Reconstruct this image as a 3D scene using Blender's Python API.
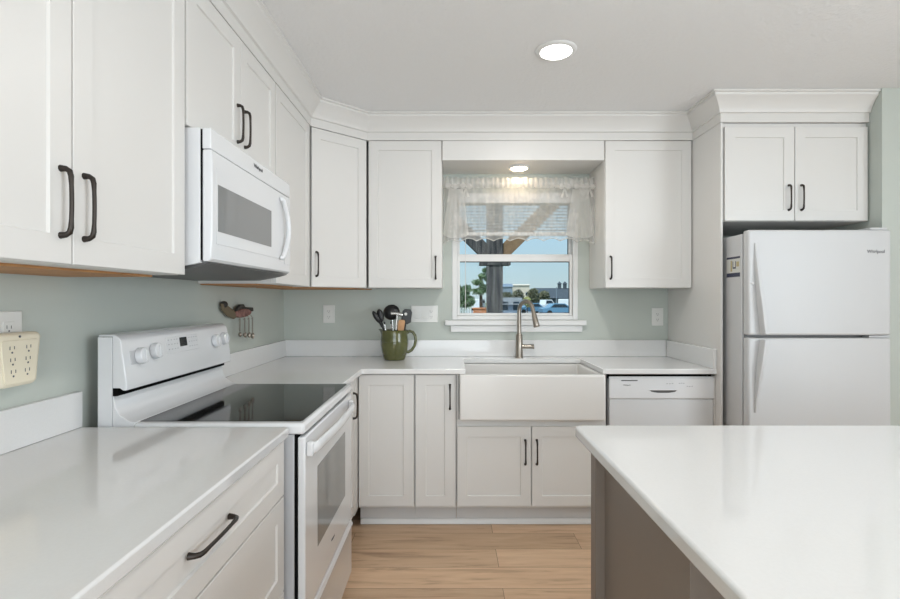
import bpy, math, random
from mathutils import Vector, Matrix
R = math.radians
S = bpy.context.scene
COL = S.collection
for o in list(bpy.data.objects): bpy.data.objects.remove(o)

# ------------------------------------------------------------------ camera
CAMZ = 1.307
cd = bpy.data.cameras.new('camera'); cam = bpy.data.objects.new('camera', cd); COL.objects.link(cam)
cam.location = (0, 0, CAMZ); cam.rotation_euler = (R(90), 0, 0)
cd.sensor_width = 36.0; cd.lens = 36.0*505/900; cd.clip_start = .02; cd.clip_end = 600
S.camera = cam
# ------------------------------------------------------------------ world, sun, large lights, exposure
W = bpy.data.worlds.new('world'); S.world = W; W.use_nodes = True
wn = W.node_tree.nodes; wl = W.node_tree.links
bg = wn['Background']
tcw = wn.new('ShaderNodeTexCoord'); sepw = wn.new('ShaderNodeSeparateXYZ'); rmp = wn.new('ShaderNodeValToRGB')
wl.new(tcw.outputs['Generated'], sepw.inputs[0]); wl.new(sepw.outputs['Z'], rmp.inputs[0]); wl.new(rmp.outputs[0], bg.inputs[0])
el = rmp.color_ramp.elements
el[0].position = 0; el[0].color = (.66, .78, .80, 1); el[1].position = .30; el[1].color = (.50, .76, 1.0, 1)
for ps, c in ((.05, (.60, .79, .86, 1)), (.12, (.56, .80, .96, 1))):
    e_ = el.new(ps); e_.color = c
bg.inputs[1].default_value = 1.0
def lamp(name, kind, loc, rot, energy, color=(1,1,1), **kw):
    l = bpy.data.lights.new(name, kind); o = bpy.data.objects.new(name, l); COL.objects.link(o)
    o.location = loc; o.rotation_euler = rot; l.energy = energy; l.color = color
    for k, v in kw.items(): setattr(l, k, v)
    return o
# sun comes over the roof from the left, behind the house: lights the yard, never enters the kitchen
lamp('sun', 'SUN', (-8, -4, 12), (R(38), 0, R(-38)), 3.6, (1, .95, .87), angle=R(.6))
# added fill lamps: at the made-up rear door and the blank right wall
lamp('rear_fill_area', 'AREA', (.35, -3.5, 1.05), (R(90), 0, 0), 86, (.87, .94, 1), shape='RECTANGLE', size=2.6, size_y=1.9)
lamp('side_fill_area', 'AREA', (3.5, -.7, 1.35), (R(90), 0, R(90)), 92, (.82, .92, 1), shape='RECTANGLE', size=2.4, size_y=1.6)
VS = S.view_settings
S.display_settings.display_device = 'sRGB'
VS.view_transform = 'Standard'; VS.look = 'None'; VS.gamma = 1; VS.use_curve_mapping = False
VS.exposure = -0.15

# ------------------------------------------------------------------ materials
def srgb(r, g, b):
    f = lambda c: (c/255/12.92) if c/255 <= .04045 else ((c/255+.055)/1.055)**2.4
    return (f(r), f(g), f(b), 1)
def mat(name, col, rough=.5, metal=0.0, spec=.5, bump=None, vary=None, coat=0, emit=None):
    m = bpy.data.materials.new(name); m.use_nodes = True
    nt = m.node_tree; b = nt.nodes['Principled BSDF']
    b.inputs['Base Color'].default_value = col
    b.inputs['Roughness'].default_value = rough; b.inputs['Metallic'].default_value = metal
    b.inputs['Specular IOR Level'].default_value = spec
    if coat: b.inputs['Coat Weight'].default_value = coat; b.inputs['Coat Roughness'].default_value = .08
    if emit: b.inputs['Emission Color'].default_value = emit[0]; b.inputs['Emission Strength'].default_value = emit[1]
    tc = None
    if bump or vary:
        tc = nt.nodes.new('ShaderNodeTexCoord')
    if vary:      # (scale, second colour)
        n = nt.nodes.new('ShaderNodeTexNoise'); n.inputs['Scale'].default_value = vary[0]; n.inputs['Detail'].default_value = 5
        nt.links.new(tc.outputs['Object'], n.inputs['Vector'])
        r = nt.nodes.new('ShaderNodeValToRGB'); r.color_ramp.elements[0].position = .38; r.color_ramp.elements[1].position = .68
        r.color_ramp.elements[0].color = col; r.color_ramp.elements[1].color = vary[1]
        nt.links.new(n.outputs[0], r.inputs[0]); nt.links.new(r.outputs[0], b.inputs['Base Color'])
    if bump:      # (scale, strength, distance)
        n2 = nt.nodes.new('ShaderNodeTexNoise'); n2.inputs['Scale'].default_value = bump[0]; n2.inputs['Detail'].default_value = 4
        nt.links.new(tc.outputs['Object'], n2.inputs['Vector'])
        bp = nt.nodes.new('ShaderNodeBump'); bp.inputs['Strength'].default_value = bump[1]; bp.inputs['Distance'].default_value = bump[2]
        nt.links.new(n2.outputs[0], bp.inputs['Height']); nt.links.new(bp.outputs[0], b.inputs['Normal'])
    return m
M = {}
M['cab'] = mat('cabinet_paint', (.75, .735, .71, 1), .38)
M['trim'] = mat('trim_paint', (.75, .735, .71, 1), .4)
M['wall'] = mat('sage_wall_paint', srgb(197, 203, 196), .75, bump=(220, .12, .002))
M['ceil'] = mat('ceiling_texture', (.88, .88, .88, 1), .9, bump=(55, .45, .008))
M['quartz'] = mat('white_quartz', (.80, .80, .795, 1), .08, vary=(160, (.785, .785, .78, 1)))
M['appl'] = mat('white_enamel', (.79, .80, .815, 1), .14, coat=.3)
M['fridge'] = mat('white_textured_steel', (.62, .625, .63, 1), .34, bump=(900, .08, .0006))
M['applgrey'] = mat('light_grey_steel', (.55, .56, .58, 1), .35)
M['dw'] = mat('dishwasher_door_white', (.70, .71, .72, 1), .3)
M['sink'] = mat('white_fireclay', (.80, .785, .76, 1), .2, coat=.3)
M['bronze'] = mat('dark_bronze', (.055, .047, .042, 1), .38, .85)
M['nickel'] = mat('brushed_nickel', (.36, .32, .275, 1), .28, 1)
M['black'] = mat('black_plastic', (.012, .012, .012, 1), .35)
M['void'] = mat('black_shadow_gap', (.004, .004, .004, 1), .9, spec=.1)
M['glassblk'] = mat('ceramic_cooktop_glass', (.012, .012, .011, 1), .06, spec=.4)
M['ovenglass'] = mat('grey_oven_glass', (.24, .245, .235, 1), .06, spec=.6)
M['micglass'] = mat('grey_microwave_glass', (.23, .235, .235, 1), .04, spec=.6)
M['darkgrey'] = mat('dark_grey_metal', (.10, .10, .10, 1), .4, .3)
M['marks'] = mat('printed_grey_marks', (.10, .10, .11, 1), .5)
M['softmarks'] = mat('printed_pale_marks', (.42, .43, .45, 1), .5)
M['screen'] = mat('clock_display', (.008, .009, .011, 1), .15)
M['underwood'] = mat('raw_wood_underside', (.50, .25, .09, 1), .6, vary=(9, (.40, .19, .07, 1)))
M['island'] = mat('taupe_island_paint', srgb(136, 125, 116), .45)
M['islandshade'] = mat('shaded_taupe_paint', srgb(92, 82, 76), .5)  # island taupe darkened: shade under the overhang put into the colour
M['plate'] = mat('white_wall_plate', (.80, .80, .77, 1), .3)
M['beige'] = mat('aged_beige_plastic', srgb(240, 231, 208), .35)
M['green'] = mat('olive_glaze', srgb(96, 98, 56), .16, vary=(14, srgb(80, 82, 44)), coat=.4)
M['steel'] = mat('polished_steel', (.62, .62, .61, 1), .2, 1)
M['beech'] = mat('beech_wood', srgb(206, 160, 116), .55, vary=(30, srgb(188, 138, 96)))
M['pink'] = mat('faded_pink_paint', srgb(160, 116, 108), .6, vary=(40, srgb(112, 78, 70)))
M['rackwood'] = mat('weathered_wood', srgb(120, 106, 84), .7)
M['rackdark'] = mat('dark_painted_wood', (.04, .035, .03, 1), .6)
M['vinyl'] = mat('white_vinyl', (.80, .80, .79, 1), .35)
M['blind'] = mat('blind_slat_white', (.74, .74, .73, 1), .45)
M['kick'] = mat('toe_kick_paint', (.62, .61, .60, 1), .5)
M['navy'] = mat('navy_print', srgb(62, 64, 84), .5)
M['sticker'] = mat('sticker_paper', srgb(214, 214, 208), .5)
M['tan'] = mat('sticker_tan', srgb(186, 172, 130), .5)
M['lens'] = mat('led_lens', (.9, .9, .88, 1), .4, emit=((1, .98, .94, 1), 6.0))
M['warmlens'] = mat('warm_led_lens', (.9, .85, .75, 1), .4, emit=((1, .80, .56, 1), 12.0))
# outside
M['post'] = mat('weathered_timber', srgb(52, 52, 56), .85, vary=(6, srgb(112, 108, 106)), bump=(30, .5, .01))
def stretch(m, sc):      # grain along the timber
    nt = m.node_tree; tc = nt.nodes['Texture Coordinate']; mp = nt.nodes.new('ShaderNodeMapping'); mp.inputs['Scale'].default_value = sc
    nt.links.new(tc.outputs['Object'], mp.inputs['Vector'])
    for n in nt.nodes:
        if n.type == 'TEX_NOISE': nt.links.new(mp.outputs[0], n.inputs['Vector'])
stretch(M['post'], (5, 5, .35))
M['brace'] = mat('sunlit_timber_brace', srgb(150, 122, 92), .8, vary=(8, srgb(124, 98, 74)))
M['gnd'] = mat('sandy_grass', srgb(150, 148, 118), .9, vary=(.25, srgb(104, 122, 72)))
M['asph'] = mat('asphalt', srgb(150, 150, 150), .9)
M['leaf'] = mat('pine_leaf', srgb(84, 112, 78), .7, vary=(2, srgb(124, 148, 104)))
M['leaf2'] = mat('shrub_leaf', srgb(86, 92, 74), .8, vary=(.6, srgb(116, 116, 90)))
M['blossom'] = mat('pale_blossom', srgb(220, 214, 150), .8, vary=(3, srgb(150, 160, 90)))
M['bark'] = mat('bark', srgb(84, 70, 58), .9)
M['roofgrey'] = mat('grey_shingle', srgb(126, 130, 134), .85)
M['roofdark'] = mat('dark_shingle', srgb(78, 88, 98), .85)
M['cream'] = mat('cream_siding', srgb(226, 216, 200), .8)
M['bluesiding'] = mat('blue_grey_siding', srgb(132, 148, 166), .8)
M['carwhite'] = mat('car_white', srgb(226, 232, 236), .25, coat=.4)
M['carblue'] = mat('car_blue', srgb(104, 150, 182), .25, coat=.4)
M['carglass'] = mat('car_glass', srgb(44, 60, 74), .08)
M['tyre'] = mat('tyre', (.02, .02, .02, 1), .8)
M['brick'] = mat('terracotta_wall', srgb(206, 140, 96), .85, vary=(6, srgb(190, 116, 84)))

def wood_floor():
    m = bpy.data.materials.new('oak_plank_floor'); m.use_nodes = True
    nt = m.node_tree; b = nt.nodes['Principled BSDF']; N = nt.nodes.new; L = nt.links.new
    tc = N('ShaderNodeTexCoord')
    br = N('ShaderNodeTexBrick'); br.offset = .37; br.offset_frequency = 2
    br.inputs['Scale'].default_value = 1; br.inputs['Brick Width'].default_value = 1.22; br.inputs['Row Height'].default_value = .18
    br.inputs['Mortar Size'].default_value = .0012; br.inputs['Mortar Smooth'].default_value = .3; br.inputs['Bias'].default_value = 0
    br.inputs['Color1'].default_value = (0, 0, 0, 1); br.inputs['Color2'].default_value = (1, 1, 1, 1); br.inputs['Mortar'].default_value = (.5, .5, .5, 1)
    mp0 = N('ShaderNodeMapping'); mp0.inputs['Location'].default_value = (.53, .055, 0)
    L(tc.outputs['Object'], mp0.inputs['Vector']); L(mp0.outputs[0], br.inputs['Vector'])
    mp = N('ShaderNodeMapping'); mp.inputs['Scale'].default_value = (1.3, 12, 1)
    L(tc.outputs['Object'], mp.inputs['Vector'])
    add = N('ShaderNodeVectorMath'); add.operation = 'ADD'
    sc = N('ShaderNodeVectorMath'); sc.operation = 'SCALE'; sc.inputs['Scale'].default_value = 7
    L(br.outputs['Color'], sc.inputs[0]); L(mp.outputs[0], add.inputs[0]); L(sc.outputs[0], add.inputs[1])
    n = N('ShaderNodeTexNoise'); n.inputs['Scale'].default_value = 2.2; n.inputs['Detail'].default_value = 8; n.inputs['Roughness'].default_value = .6; n.inputs['Distortion'].default_value = .6
    L(add.outputs[0], n.inputs['Vector'])
    rp = N('ShaderNodeValToRGB'); e = rp.color_ramp.elements
    e[0].position = .26; e[0].color = srgb(160, 128, 101); e[1].position = .72; e[1].color = srgb(222, 190, 157)
    x = e.new(.45); x.color = srgb(207, 173, 140)
    L(n.outputs[0], rp.inputs[0])
    hs = N('ShaderNodeHueSaturation'); mr = N('ShaderNodeMapRange'); mr.inputs[3].default_value = .86; mr.inputs[4].default_value = 1.12
    L(br.outputs['Color'], mr.inputs[0]); L(mr.outputs[0], hs.inputs['Value']); L(rp.outputs[0], hs.inputs['Color'])
    mx = N('ShaderNodeMix'); mx.data_type = 'RGBA'; mx.inputs['B'].default_value = srgb(104, 78, 58)
    L(br.outputs['Fac'], mx.inputs['Factor']); L(hs.outputs[0], mx.inputs['A']); L(mx.outputs['Result'], b.inputs['Base Color'])
    b.inputs['Roughness'].default_value = .36
    return m
M['floor'] = wood_floor()
def glass_mat():
    m = bpy.data.materials.new('window_glass'); m.use_nodes = True; nt = m.node_tree
    nt.nodes.remove(nt.nodes['Principled BSDF']); N = nt.nodes.new; L = nt.links.new
    t = N('ShaderNodeBsdfTransparent'); t.inputs[0].default_value = (.94, .965, .97, 1)
    g = N('ShaderNodeBsdfGlossy'); g.inputs['Roughness'].default_value = .02
    f = N('ShaderNodeFresnel'); f.inputs['IOR'].default_value = 1.12
    mx = N('ShaderNodeMixShader'); L(f.outputs[0], mx.inputs[0]); L(t.outputs[0], mx.inputs[1]); L(g.outputs[0], mx.inputs[2])
    L(mx.outputs[0], nt.nodes['Material Output'].inputs[0]); return m
M['glass'] = glass_mat()
def lace_mat(name, base_alpha, pattern):
    m = bpy.data.materials.new(name); m.use_nodes = True; nt = m.node_tree
    nt.nodes.remove(nt.nodes['Principled BSDF']); N = nt.nodes.new; L = nt.links.new
    d = N('ShaderNodeBsdfDiffuse'); d.inputs[0].default_value = (.84, .82, .79, 1)
    tl = N('ShaderNodeBsdfTranslucent'); tl.inputs[0].default_value = (.84, .82, .79, 1)
    a = N('ShaderNodeMixShader'); a.inputs[0].default_value = .4; L(d.outputs[0], a.inputs[1]); L(tl.outputs[0], a.inputs[2])
    t = N('ShaderNodeBsdfTransparent')
    tc = N('ShaderNodeTexCoord'); v = N('ShaderNodeTexVoronoi'); v.inputs['Scale'].default_value = 90
    L(tc.outputs['Object'], v.inputs['Vector'])
    n = N('ShaderNodeTexNoise'); n.inputs['Scale'].default_value = 11; n.inputs['Detail'].default_value = 2; L(tc.outputs['Object'], n.inputs['Vector'])
    mr = N('ShaderNodeMapRange'); mr.inputs[1].default_value = .2; mr.inputs[2].default_value = .6; mr.inputs[3].default_value = base_alpha; mr.inputs[4].default_value = base_alpha
    L(v.outputs['Distance'], mr.inputs[0])
    mr2 = N('ShaderNodeMapRange'); mr2.inputs[1].default_value = .5; mr2.inputs[2].default_value = .62; mr2.inputs[3].default_value = 0; mr2.inputs[4].default_value = pattern
    L(n.outputs[0], mr2.inputs[0])
    ad = N('ShaderNodeMath'); ad.use_clamp = True; L(mr.outputs[0], ad.inputs[0]); L(mr2.outputs[0], ad.inputs[1])
    mx = N('ShaderNodeMixShader'); L(ad.outputs[0], mx.inputs[0]); L(t.outputs[0], mx.inputs[1]); L(a.outputs[0], mx.inputs[2])
    L(mx.outputs[0], nt.nodes['Material Output'].inputs[0]); return m
M['lace'] = lace_mat('sheer_lace', .32, .08)
M['lacehead'] = lace_mat('gathered_lace', .5, .15)

# ------------------------------------------------------------------ mesh helpers
def pieces(name, boxes, m, parent, **k):
    for b in boxes: obj(name, MB().box(*b), m, parent, smooth=0, **k)
class MB:
    def __init__(s): s.v = []; s.f = []
    def add(s, vs, fs):
        o = len(s.v); s.v += [tuple(v) for v in vs]; s.f += [tuple(i+o for i in f) for f in fs]; return s
    def box(s, x0, x1, y0, y1, z0, z1):
        return s.add([(x0,y0,z0),(x1,y0,z0),(x1,y1,z0),(x0,y1,z0),(x0,y0,z1),(x1,y0,z1),(x1,y1,z1),(x0,y1,z1)],
                     [(0,3,2,1),(4,5,6,7),(0,1,5,4),(1,2,6,5),(2,3,7,6),(3,0,4,7)])
    def prism(s, poly, a0, a1, axis='z'):
        """poly: 2D points; axis z -> (x,y), axis x -> (y,z), axis y -> (x,z)"""
        ar = sum(poly[i][0]*poly[(i+1)%len(poly)][1]-poly[(i+1)%len(poly)][0]*poly[i][1] for i in range(len(poly)))
        if axis == 'y': ar = -ar
        if ar < 0: poly = poly[::-1]
        n = len(poly)
        P = {'z': lambda p, a: (p[0], p[1], a), 'x': lambda p, a: (a, p[0], p[1]), 'y': lambda p, a: (p[0], a, p[1])}[axis]
        vs = [P(p, a0) for p in poly]+[P(p, a1) for p in poly]
        fs = [tuple(range(n-1, -1, -1)), tuple(range(n, 2*n))]+[(i, (i+1)%n, n+(i+1)%n, n+i) for i in range(n)]
        return s.add(vs, fs)
    def tube(s, pts, r, n=10, cap=True, squash=None):
        pts = [Vector(p) for p in pts]; k = len(pts)
        rs = r if isinstance(r, (list, tuple)) else [r]*k
        vs = []; up = None
        for i, p in enumerate(pts):
            t = (pts[min(i+1, k-1)]-pts[max(i-1, 0)]).normalized()
            if up is None:
                up = Vector((0,0,1)) if abs(t.z) < .9 else Vector((1,0,0))
            u = (up-t*up.dot(t)).normalized(); w = t.cross(u); up = u
            for j in range(n):
                a = 2*math.pi*j/n
                vs.append(p+u*math.cos(a)*rs[i]+w*math.sin(a)*rs[i]*(squash or 1))
        fs = [(i*n+j, i*n+(j+1)%n, (i+1)*n+(j+1)%n, (i+1)*n+j) for i in range(k-1) for j in range(n)]
        if cap: fs += [tuple(range(n-1, -1, -1)), tuple((k-1)*n+j for j in range(n))]
        return s.add(vs, fs)
    def lathe(s, prof, n=28, c=(0,0,0), axis='z', cap=True):
        vs = []
        for r, h in prof:
            for j in range(n):
                a = 2*math.pi*j/n; x, y = r*math.cos(a), r*math.sin(a)
                if axis == 'z': q = (c[0]+x, c[1]+y, c[2]+h)
                elif axis == 'y': q = (c[0]+x, c[1]+h, c[2]-y)
                else: q = (c[0]+h, c[1]+x, c[2]+y)
                vs.append(q)
        k = len(prof)
        fs = [(i*n+j, i*n+(j+1)%n, (i+1)*n+(j+1)%n, (i+1)*n+j) for i in range(k-1) for j in range(n)]
        if cap: fs += [tuple(range(n-1, -1, -1)), tuple((k-1)*n+j for j in range(n))]
        return s.add(vs, fs)
    def blob(s, c, r, n=14, m=9):
        vs = []; fs = []
        for i in range(1, m):
            t = math.pi*i/m
            for j in range(n):
                a = 2*math.pi*j/n
                vs.append((c[0]+r[0]*math.sin(t)*math.cos(a), c[1]+r[1]*math.sin(t)*math.sin(a), c[2]-r[2]*math.cos(t)))
        vs += [(c[0], c[1], c[2]-r[2]), (c[0], c[1], c[2]+r[2])]
        fs = [(i*n+j, i*n+(j+1)%n, (i+1)*n+(j+1)%n, (i+1)*n+j) for i in range(m-2) for j in range(n)]
        b, t = len(vs)-2, len(vs)-1
        fs += [(b, (j+1)%n, j) for j in range(n)]+[(t, (m-2)*n+j, (m-2)*n+(j+1)%n) for j in range(n)]
        return s.add(vs, fs)
    def leaves(s, rng, blobs, count, size):
        for _ in range(count):
            c, r = rng.choice(blobs)
            d = Vector((rng.gauss(0,1), rng.gauss(0,1), rng.gauss(0,1))).normalized()*(rng.random()**.4)
            p = Vector(c)+Vector((d.x*r[0], d.y*r[1], d.z*r[2]))
            a = Vector((rng.gauss(0,1), rng.gauss(0,1), rng.gauss(0,1))).normalized()
            b = a.orthogonal().normalized(); q = size*rng.uniform(.6, 1.3)
            s.add([p-a*q, p+b*q*.45, p+a*q, p-b*q*.45], [(0,1,2,3)])
        return s
    def xf(s, mtx):
        s.v = [tuple(mtx @ Vector(v)) for v in s.v]; return s
def obj(name, mb, m, parent=None, loc=(0,0,0), rot=(0,0,0), bevel=0, seg=2, smooth=35, label=None, cat=None, group=None, kind=None):
    me = bpy.data.meshes.new(name); me.from_pydata(mb.v, [], mb.f); me.update()
    me.materials.append(M[m] if isinstance(m, str) else m)
    if smooth:
        me.polygons.foreach_set('use_smooth', [True]*len(me.polygons)); me.set_sharp_from_angle(angle=R(smooth))
    o = bpy.data.objects.new(name, me); COL.objects.link(o)
    o.location = loc; o.rotation_euler = rot
    if parent: o.parent = parent
    if bevel:
        b = o.modifiers.new('bevel', 'BEVEL'); b.width = bevel; b.segments = seg; b.limit_method = 'ANGLE'; b.angle_limit = R(40); b.harden_normals = False
    return tag(o, label, cat, group, kind)
def tag(o, label=None, cat=None, group=None, kind=None):
    if label: o['label'] = label
    if cat: o['category'] = cat
    if group: o['group'] = group
    if kind: o['kind'] = kind
    return o
def thing(name, label, cat, loc=(0,0,0), rotz=0, group=None):
    o = bpy.data.objects.new(name, None); COL.objects.link(o); o.empty_display_size = .1
    o.location = loc; o.rotation_euler = (0, 0, rotz)
    return tag(o, label, cat, group)
def struct(name, mb, m, parent=None, **k):
    return obj(name, mb, m, parent, kind=None if parent else 'structure', **k)
def lettering(name, s, size, m, parent, loc, rot, sx=1):
    cu = bpy.data.curves.new(name, 'FONT'); cu.body = s; cu.size = size; cu.extrude = .0004; cu.align_x = 'CENTER'; cu.align_y = 'CENTER'
    t = bpy.data.objects.new('tmp', cu); COL.objects.link(t)
    dg = bpy.context.evaluated_depsgraph_get(); me = bpy.data.meshes.new_from_object(t.evaluated_get(dg))
    bpy.data.objects.remove(t)
    me.materials.clear(); me.materials.append(M[m]); me.name = name
    o = bpy.data.objects.new(name, me); COL.objects.link(o); o.parent = parent; o.location = loc; o.rotation_euler = rot; o.scale = (sx, 1, 1)
    return o

# ------------------------------------------------------------------ room shell
XL, YB, ZC = -1.153, 3.505, 2.455         # left wall, back wall, ceiling
XR, YR = 3.6, -3.6
XJ, YJ = 2.345, 2.741                     # wall return beside the fridge
struct('floor', MB().box(XL-.1, XR+.1, YR-.1, YB+.12, -.1, 0), 'floor', smooth=0)
struct('ceiling', MB().box(XL-.1, XR+.1, YR-.1, YB+.12, ZC, ZC+.12), 'ceil', smooth=0)
struct('wall_left', MB().box(XL-.1, XL, YR, YB+.12, 0, ZC), 'wall', smooth=0)
WX0, WX1, WZ0, WZ1 = .014, .888, 1.165, 2.04
b = MB().box(XL, WX0, YB, YB+.12, 0, ZC).box(WX1, XJ, YB, YB+.12, 0, ZC).box(WX0, WX1, YB, YB+.12, 0, WZ0).box(WX0, WX1, YB, YB+.12, WZ1, ZC)
struct('wall_back', b, 'wall', smooth=0)
struct('wall_return', MB().box(XJ, XR, YJ, YB+.12, 0, ZC), 'wall', smooth=0)
struct('wall_right', MB().box(XR, XR+.1, YR, YJ, 0, ZC), 'trim', smooth=0)
b = MB().box(XL, -.95, YR-.1, YR, 0, ZC).box(1.65, XR, YR-.1, YR, 0, ZC).box(-.95, 1.65, YR-.1, YR, 2.3, ZC)
struct('wall_rear', b, 'trim', smooth=0)
dr = struct('added_door_1', MB().box(-.95, 1.65, YR-.09, YR-.02, 0, .05).box(-.95, 1.65, YR-.09, YR-.02, 2.22, 2.3).box(-.95, -.87, YR-.09, YR-.02, .05, 2.22)  # unseen glazed door, added as an opening for the rear fill
            .box(1.57, 1.65, YR-.09, YR-.02, .05, 2.22).box(.30, .40, YR-.09, YR-.02, .05, 2.22), 'vinyl')
obj('glass_pane', MB().box(-.87, .30, YR-.06, YR-.05, .05, 2.22), 'glass', dr, smooth=0)
obj('glass_pane', MB().box(.40, 1.57, YR-.06, YR-.05, .05, 2.22), 'glass', dr, smooth=0)

def sweep(prof, path):
    """prof: closed [(offset to the right of the walk, z)], path: [(x,y)] with mitred corners"""
    mb = MB(); n = len(prof); P = [Vector(p) for p in path]; vs = []
    for i, p in enumerate(P):
        d0 = (P[i]-P[i-1]).normalized() if i else (P[1]-P[0]).normalized()
        d1 = (P[i+1]-P[i]).normalized() if i < len(P)-1 else d0
        n0 = Vector((d0.y, -d0.x)); n1 = Vector((d1.y, -d1.x))
        m = (n0+n1).normalized(); m = m/max(.2, m.dot(n0))
        for o, z in prof: vs.append((p.x+m.x*o, p.y+m.y*o, z))
    fs = [(i*n+j, (i+1)*n+j, (i+1)*n+(j+1)%n, i*n+(j+1)%n) for i in range(len(P)-1) for j in range(n)]
    fs += [tuple(range(n)), tuple((len(P)-1)*n+j for j in range(n-1, -1, -1))]
    return mb.add(vs, fs)
XU, YU = -.795, 3.147                     # faces of upper cabinet doors
DG0, DG1 = (-.795, 2.888), (-.517, 3.147)
XP = 1.512; YF = 2.821                    # fridge panel left face, front of the fridge cabinet
zt = ZC-.001
crown = [(-.020, 2.299), (.000, 2.299), (.000, 2.347), (.010, 2.350), (.013, 2.362), (.018, 2.372), (.030, 2.392), (.048, 2.415), (.062, 2.428), (.064, 2.440), (.074, 2.444), (.074, zt), (-.020, zt)]
struct('trim_1', sweep(crown, [(XU, -1.0), (XU, DG0[1]), DG1, (XP, YU), (XP, YF), (XJ-.002, YF)]), 'trim', smooth=30)
# boxed header over the sink window, between the two upper cabinets
struct('trim_2', MB().box(-.048, .964, YU+.004, YB-.001, 2.176, 2.298), 'trim', bevel=.002)
# shoe moulding and toe kicks
struct('trim_3', MB().prism([(2.935, .001), (2.95, .001), (2.95, .03), (2.943, .028), (2.936, .018)], -.52, .895, 'x'), 'vinyl')

# ------------------------------------------------------------------ kitchen window
win = struct('window_1', MB().box(WX0+.001, WX0+.036, YB-.006, YB+.09, WZ0+.001, WZ1-.001).box(WX1-.036, WX1-.001, YB-.006, YB+.09, WZ0+.001, WZ1-.001)
             .box(WX0+.036, WX1-.036, YB-.006, YB+.09, WZ0+.001, WZ0+.03).box(WX0+.036, WX1-.036, YB-.006, YB+.09, WZ1-.03, WZ1-.001), 'vinyl', bevel=.003)
def sash(z0, z1, y, top, bot, side, mid):
    x0, x1 = WX0+.037, WX1-.037
    s = obj('sash', MB().box(x0, x0+side, y, y+.03, z0, z1).box(x1-side, x1, y, y+.03, z0, z1).box(x0+side, x1-side, y, y+.03, z0, z0+bot).box(x0+side, x1-side, y, y+.03, z1-top, z1), 'vinyl', win, bevel=.002)
    obj('glass_pane', MB().box(x0+side-.004, x1-side+.004, y+.012, y+.018, z0+bot-.004, z1-top+.004), 'glass', s, smooth=0)
    obj('glazing_gasket', MB().box(x0+side, x1-side, y+.008, y+.012, z1-top-.006, z1-top).box(x1-side-.005, x1-side, y+.008, y+.012, z0+bot, z1-top-.006), 'black', s, smooth=0)
    return s
sash(WZ0+.031, 1.622, YB+.012, .05, .016, .018, 0)
sash(1.58, WZ1-.031, YB+.048, .03, .04, .018, 0)
st = obj('window_sill', MB().box(-.035, .94, YB-.036, YB-.0065, 1.128, 1.164), 'vinyl', win, bevel=.005)
obj('sill_apron', MB().box(.005, .915, YB-.02, YB-.001, 1.083, 1.127), 'vinyl', st, bevel=.003)

# ------------------------------------------------------------------ cabinets
def shaker(w, h, t=.02, s=.058, rec=.006):
    s = min(s, w*.32, h*.32); e = .0022; mb = MB()
    def ring(x, y): return [(x, y, x), (w-x, y, x), (w-x, y, h-x), (x, y, h-x)]
    vs = ring(0, 0)+ring(0, -t+.0015)+ring(.0015, -t)+ring(s, -t)+ring(s+e, -t+rec)
    fs = [(0, 3, 2, 1)]
    for k in range(4):
        for j in range(4): fs.append((k*4+j, k*4+(j+1)%4, (k+1)*4+(j+1)%4, (k+1)*4+j))
    fs.append((16, 17, 18, 19))
    return mb.add([(x, y, z) for x, y, z in vs], fs)
def pull(L=.137, out=.023):
    p = [(0, 0, 0), (0, -out*.55, .001), (0, -out*.88, .006), (0, -out, .016)]
    k = 6
    for i in range(1, k): u = i/k; p.append((0, -out-.0015*math.sin(u*math.pi), .016+(L-.032)*u))
    p += [(0, -out, L-.016), (0, -out*.88, L-.006), (0, -out*.55, L-.001), (0, 0, L)]
    r = [.0075, .0058, .0056, .0052]+[.0042]*(k-1)+[.0052, .0056, .0058, .0075]
    return MB().tube(p, r, 10)
PULL = None
def add_pull(parent, loc, horizontal=False, L=.137):
    return obj('handle', pull(L), 'bronze', parent, loc, (0, R(90), 0) if horizontal else (0, 0, 0), smooth=60)
def door(cabinet, x0, z0, w, h, handle=None, name='door', L=.137):
    d = obj(name, shaker(w, h), 'cab', cabinet, (x0, -.001, z0), smooth=0)
    if handle:
        hx, hz = handle
        add_pull(d, (hx, -.0185, hz), name == 'drawer', L)
    return d
def upper(label, loc, rot, w, h, d, doors, wood=False, ztop=None):
    t = thing('upper_cabinet', label, 'cabinet', loc, rot, 'white shaker upper cabinets')
    body = obj('body', MB().box(0, w, 0, d, 0, h), 'cab', t, bevel=.0015)
    if wood: obj('underside_panel', MB().box(.015, w-.015, .07, d-.004, -.006, -.0003), 'underwood', t, label='raw brown wood underside panel')
    for a in doors: door(t, *a)
    return t
LW = R(90)
XC = XU-.021                               # carcass front on the left wall
HU = 2.298-1.38
dL = XC-XL-.002
upper('white double-door upper cabinet on left wall, nearest the camera', (XC, .60, 1.38), LW, .918, HU, dL,
      [(.003, .001, .459, .914, (.428, .057)), (.466, .001, .449, .914, (.031, .057))], True)
upper('short white two-door cabinet directly above the microwave', (XC, 1.522, 1.835), LW, .78, 2.298-1.835, dL,
      [(.004, .001, .392, .459, (.362, .06)), (.400, .001, .377, .459, (.033, .06))])
upper('narrow white upper cabinet between microwave and diagonal corner cabinet', (XC, 2.306, 1.38), LW, .556, HU, dL,
      [(.004, .001, .548, .914, (.035, .06))], True)
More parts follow.
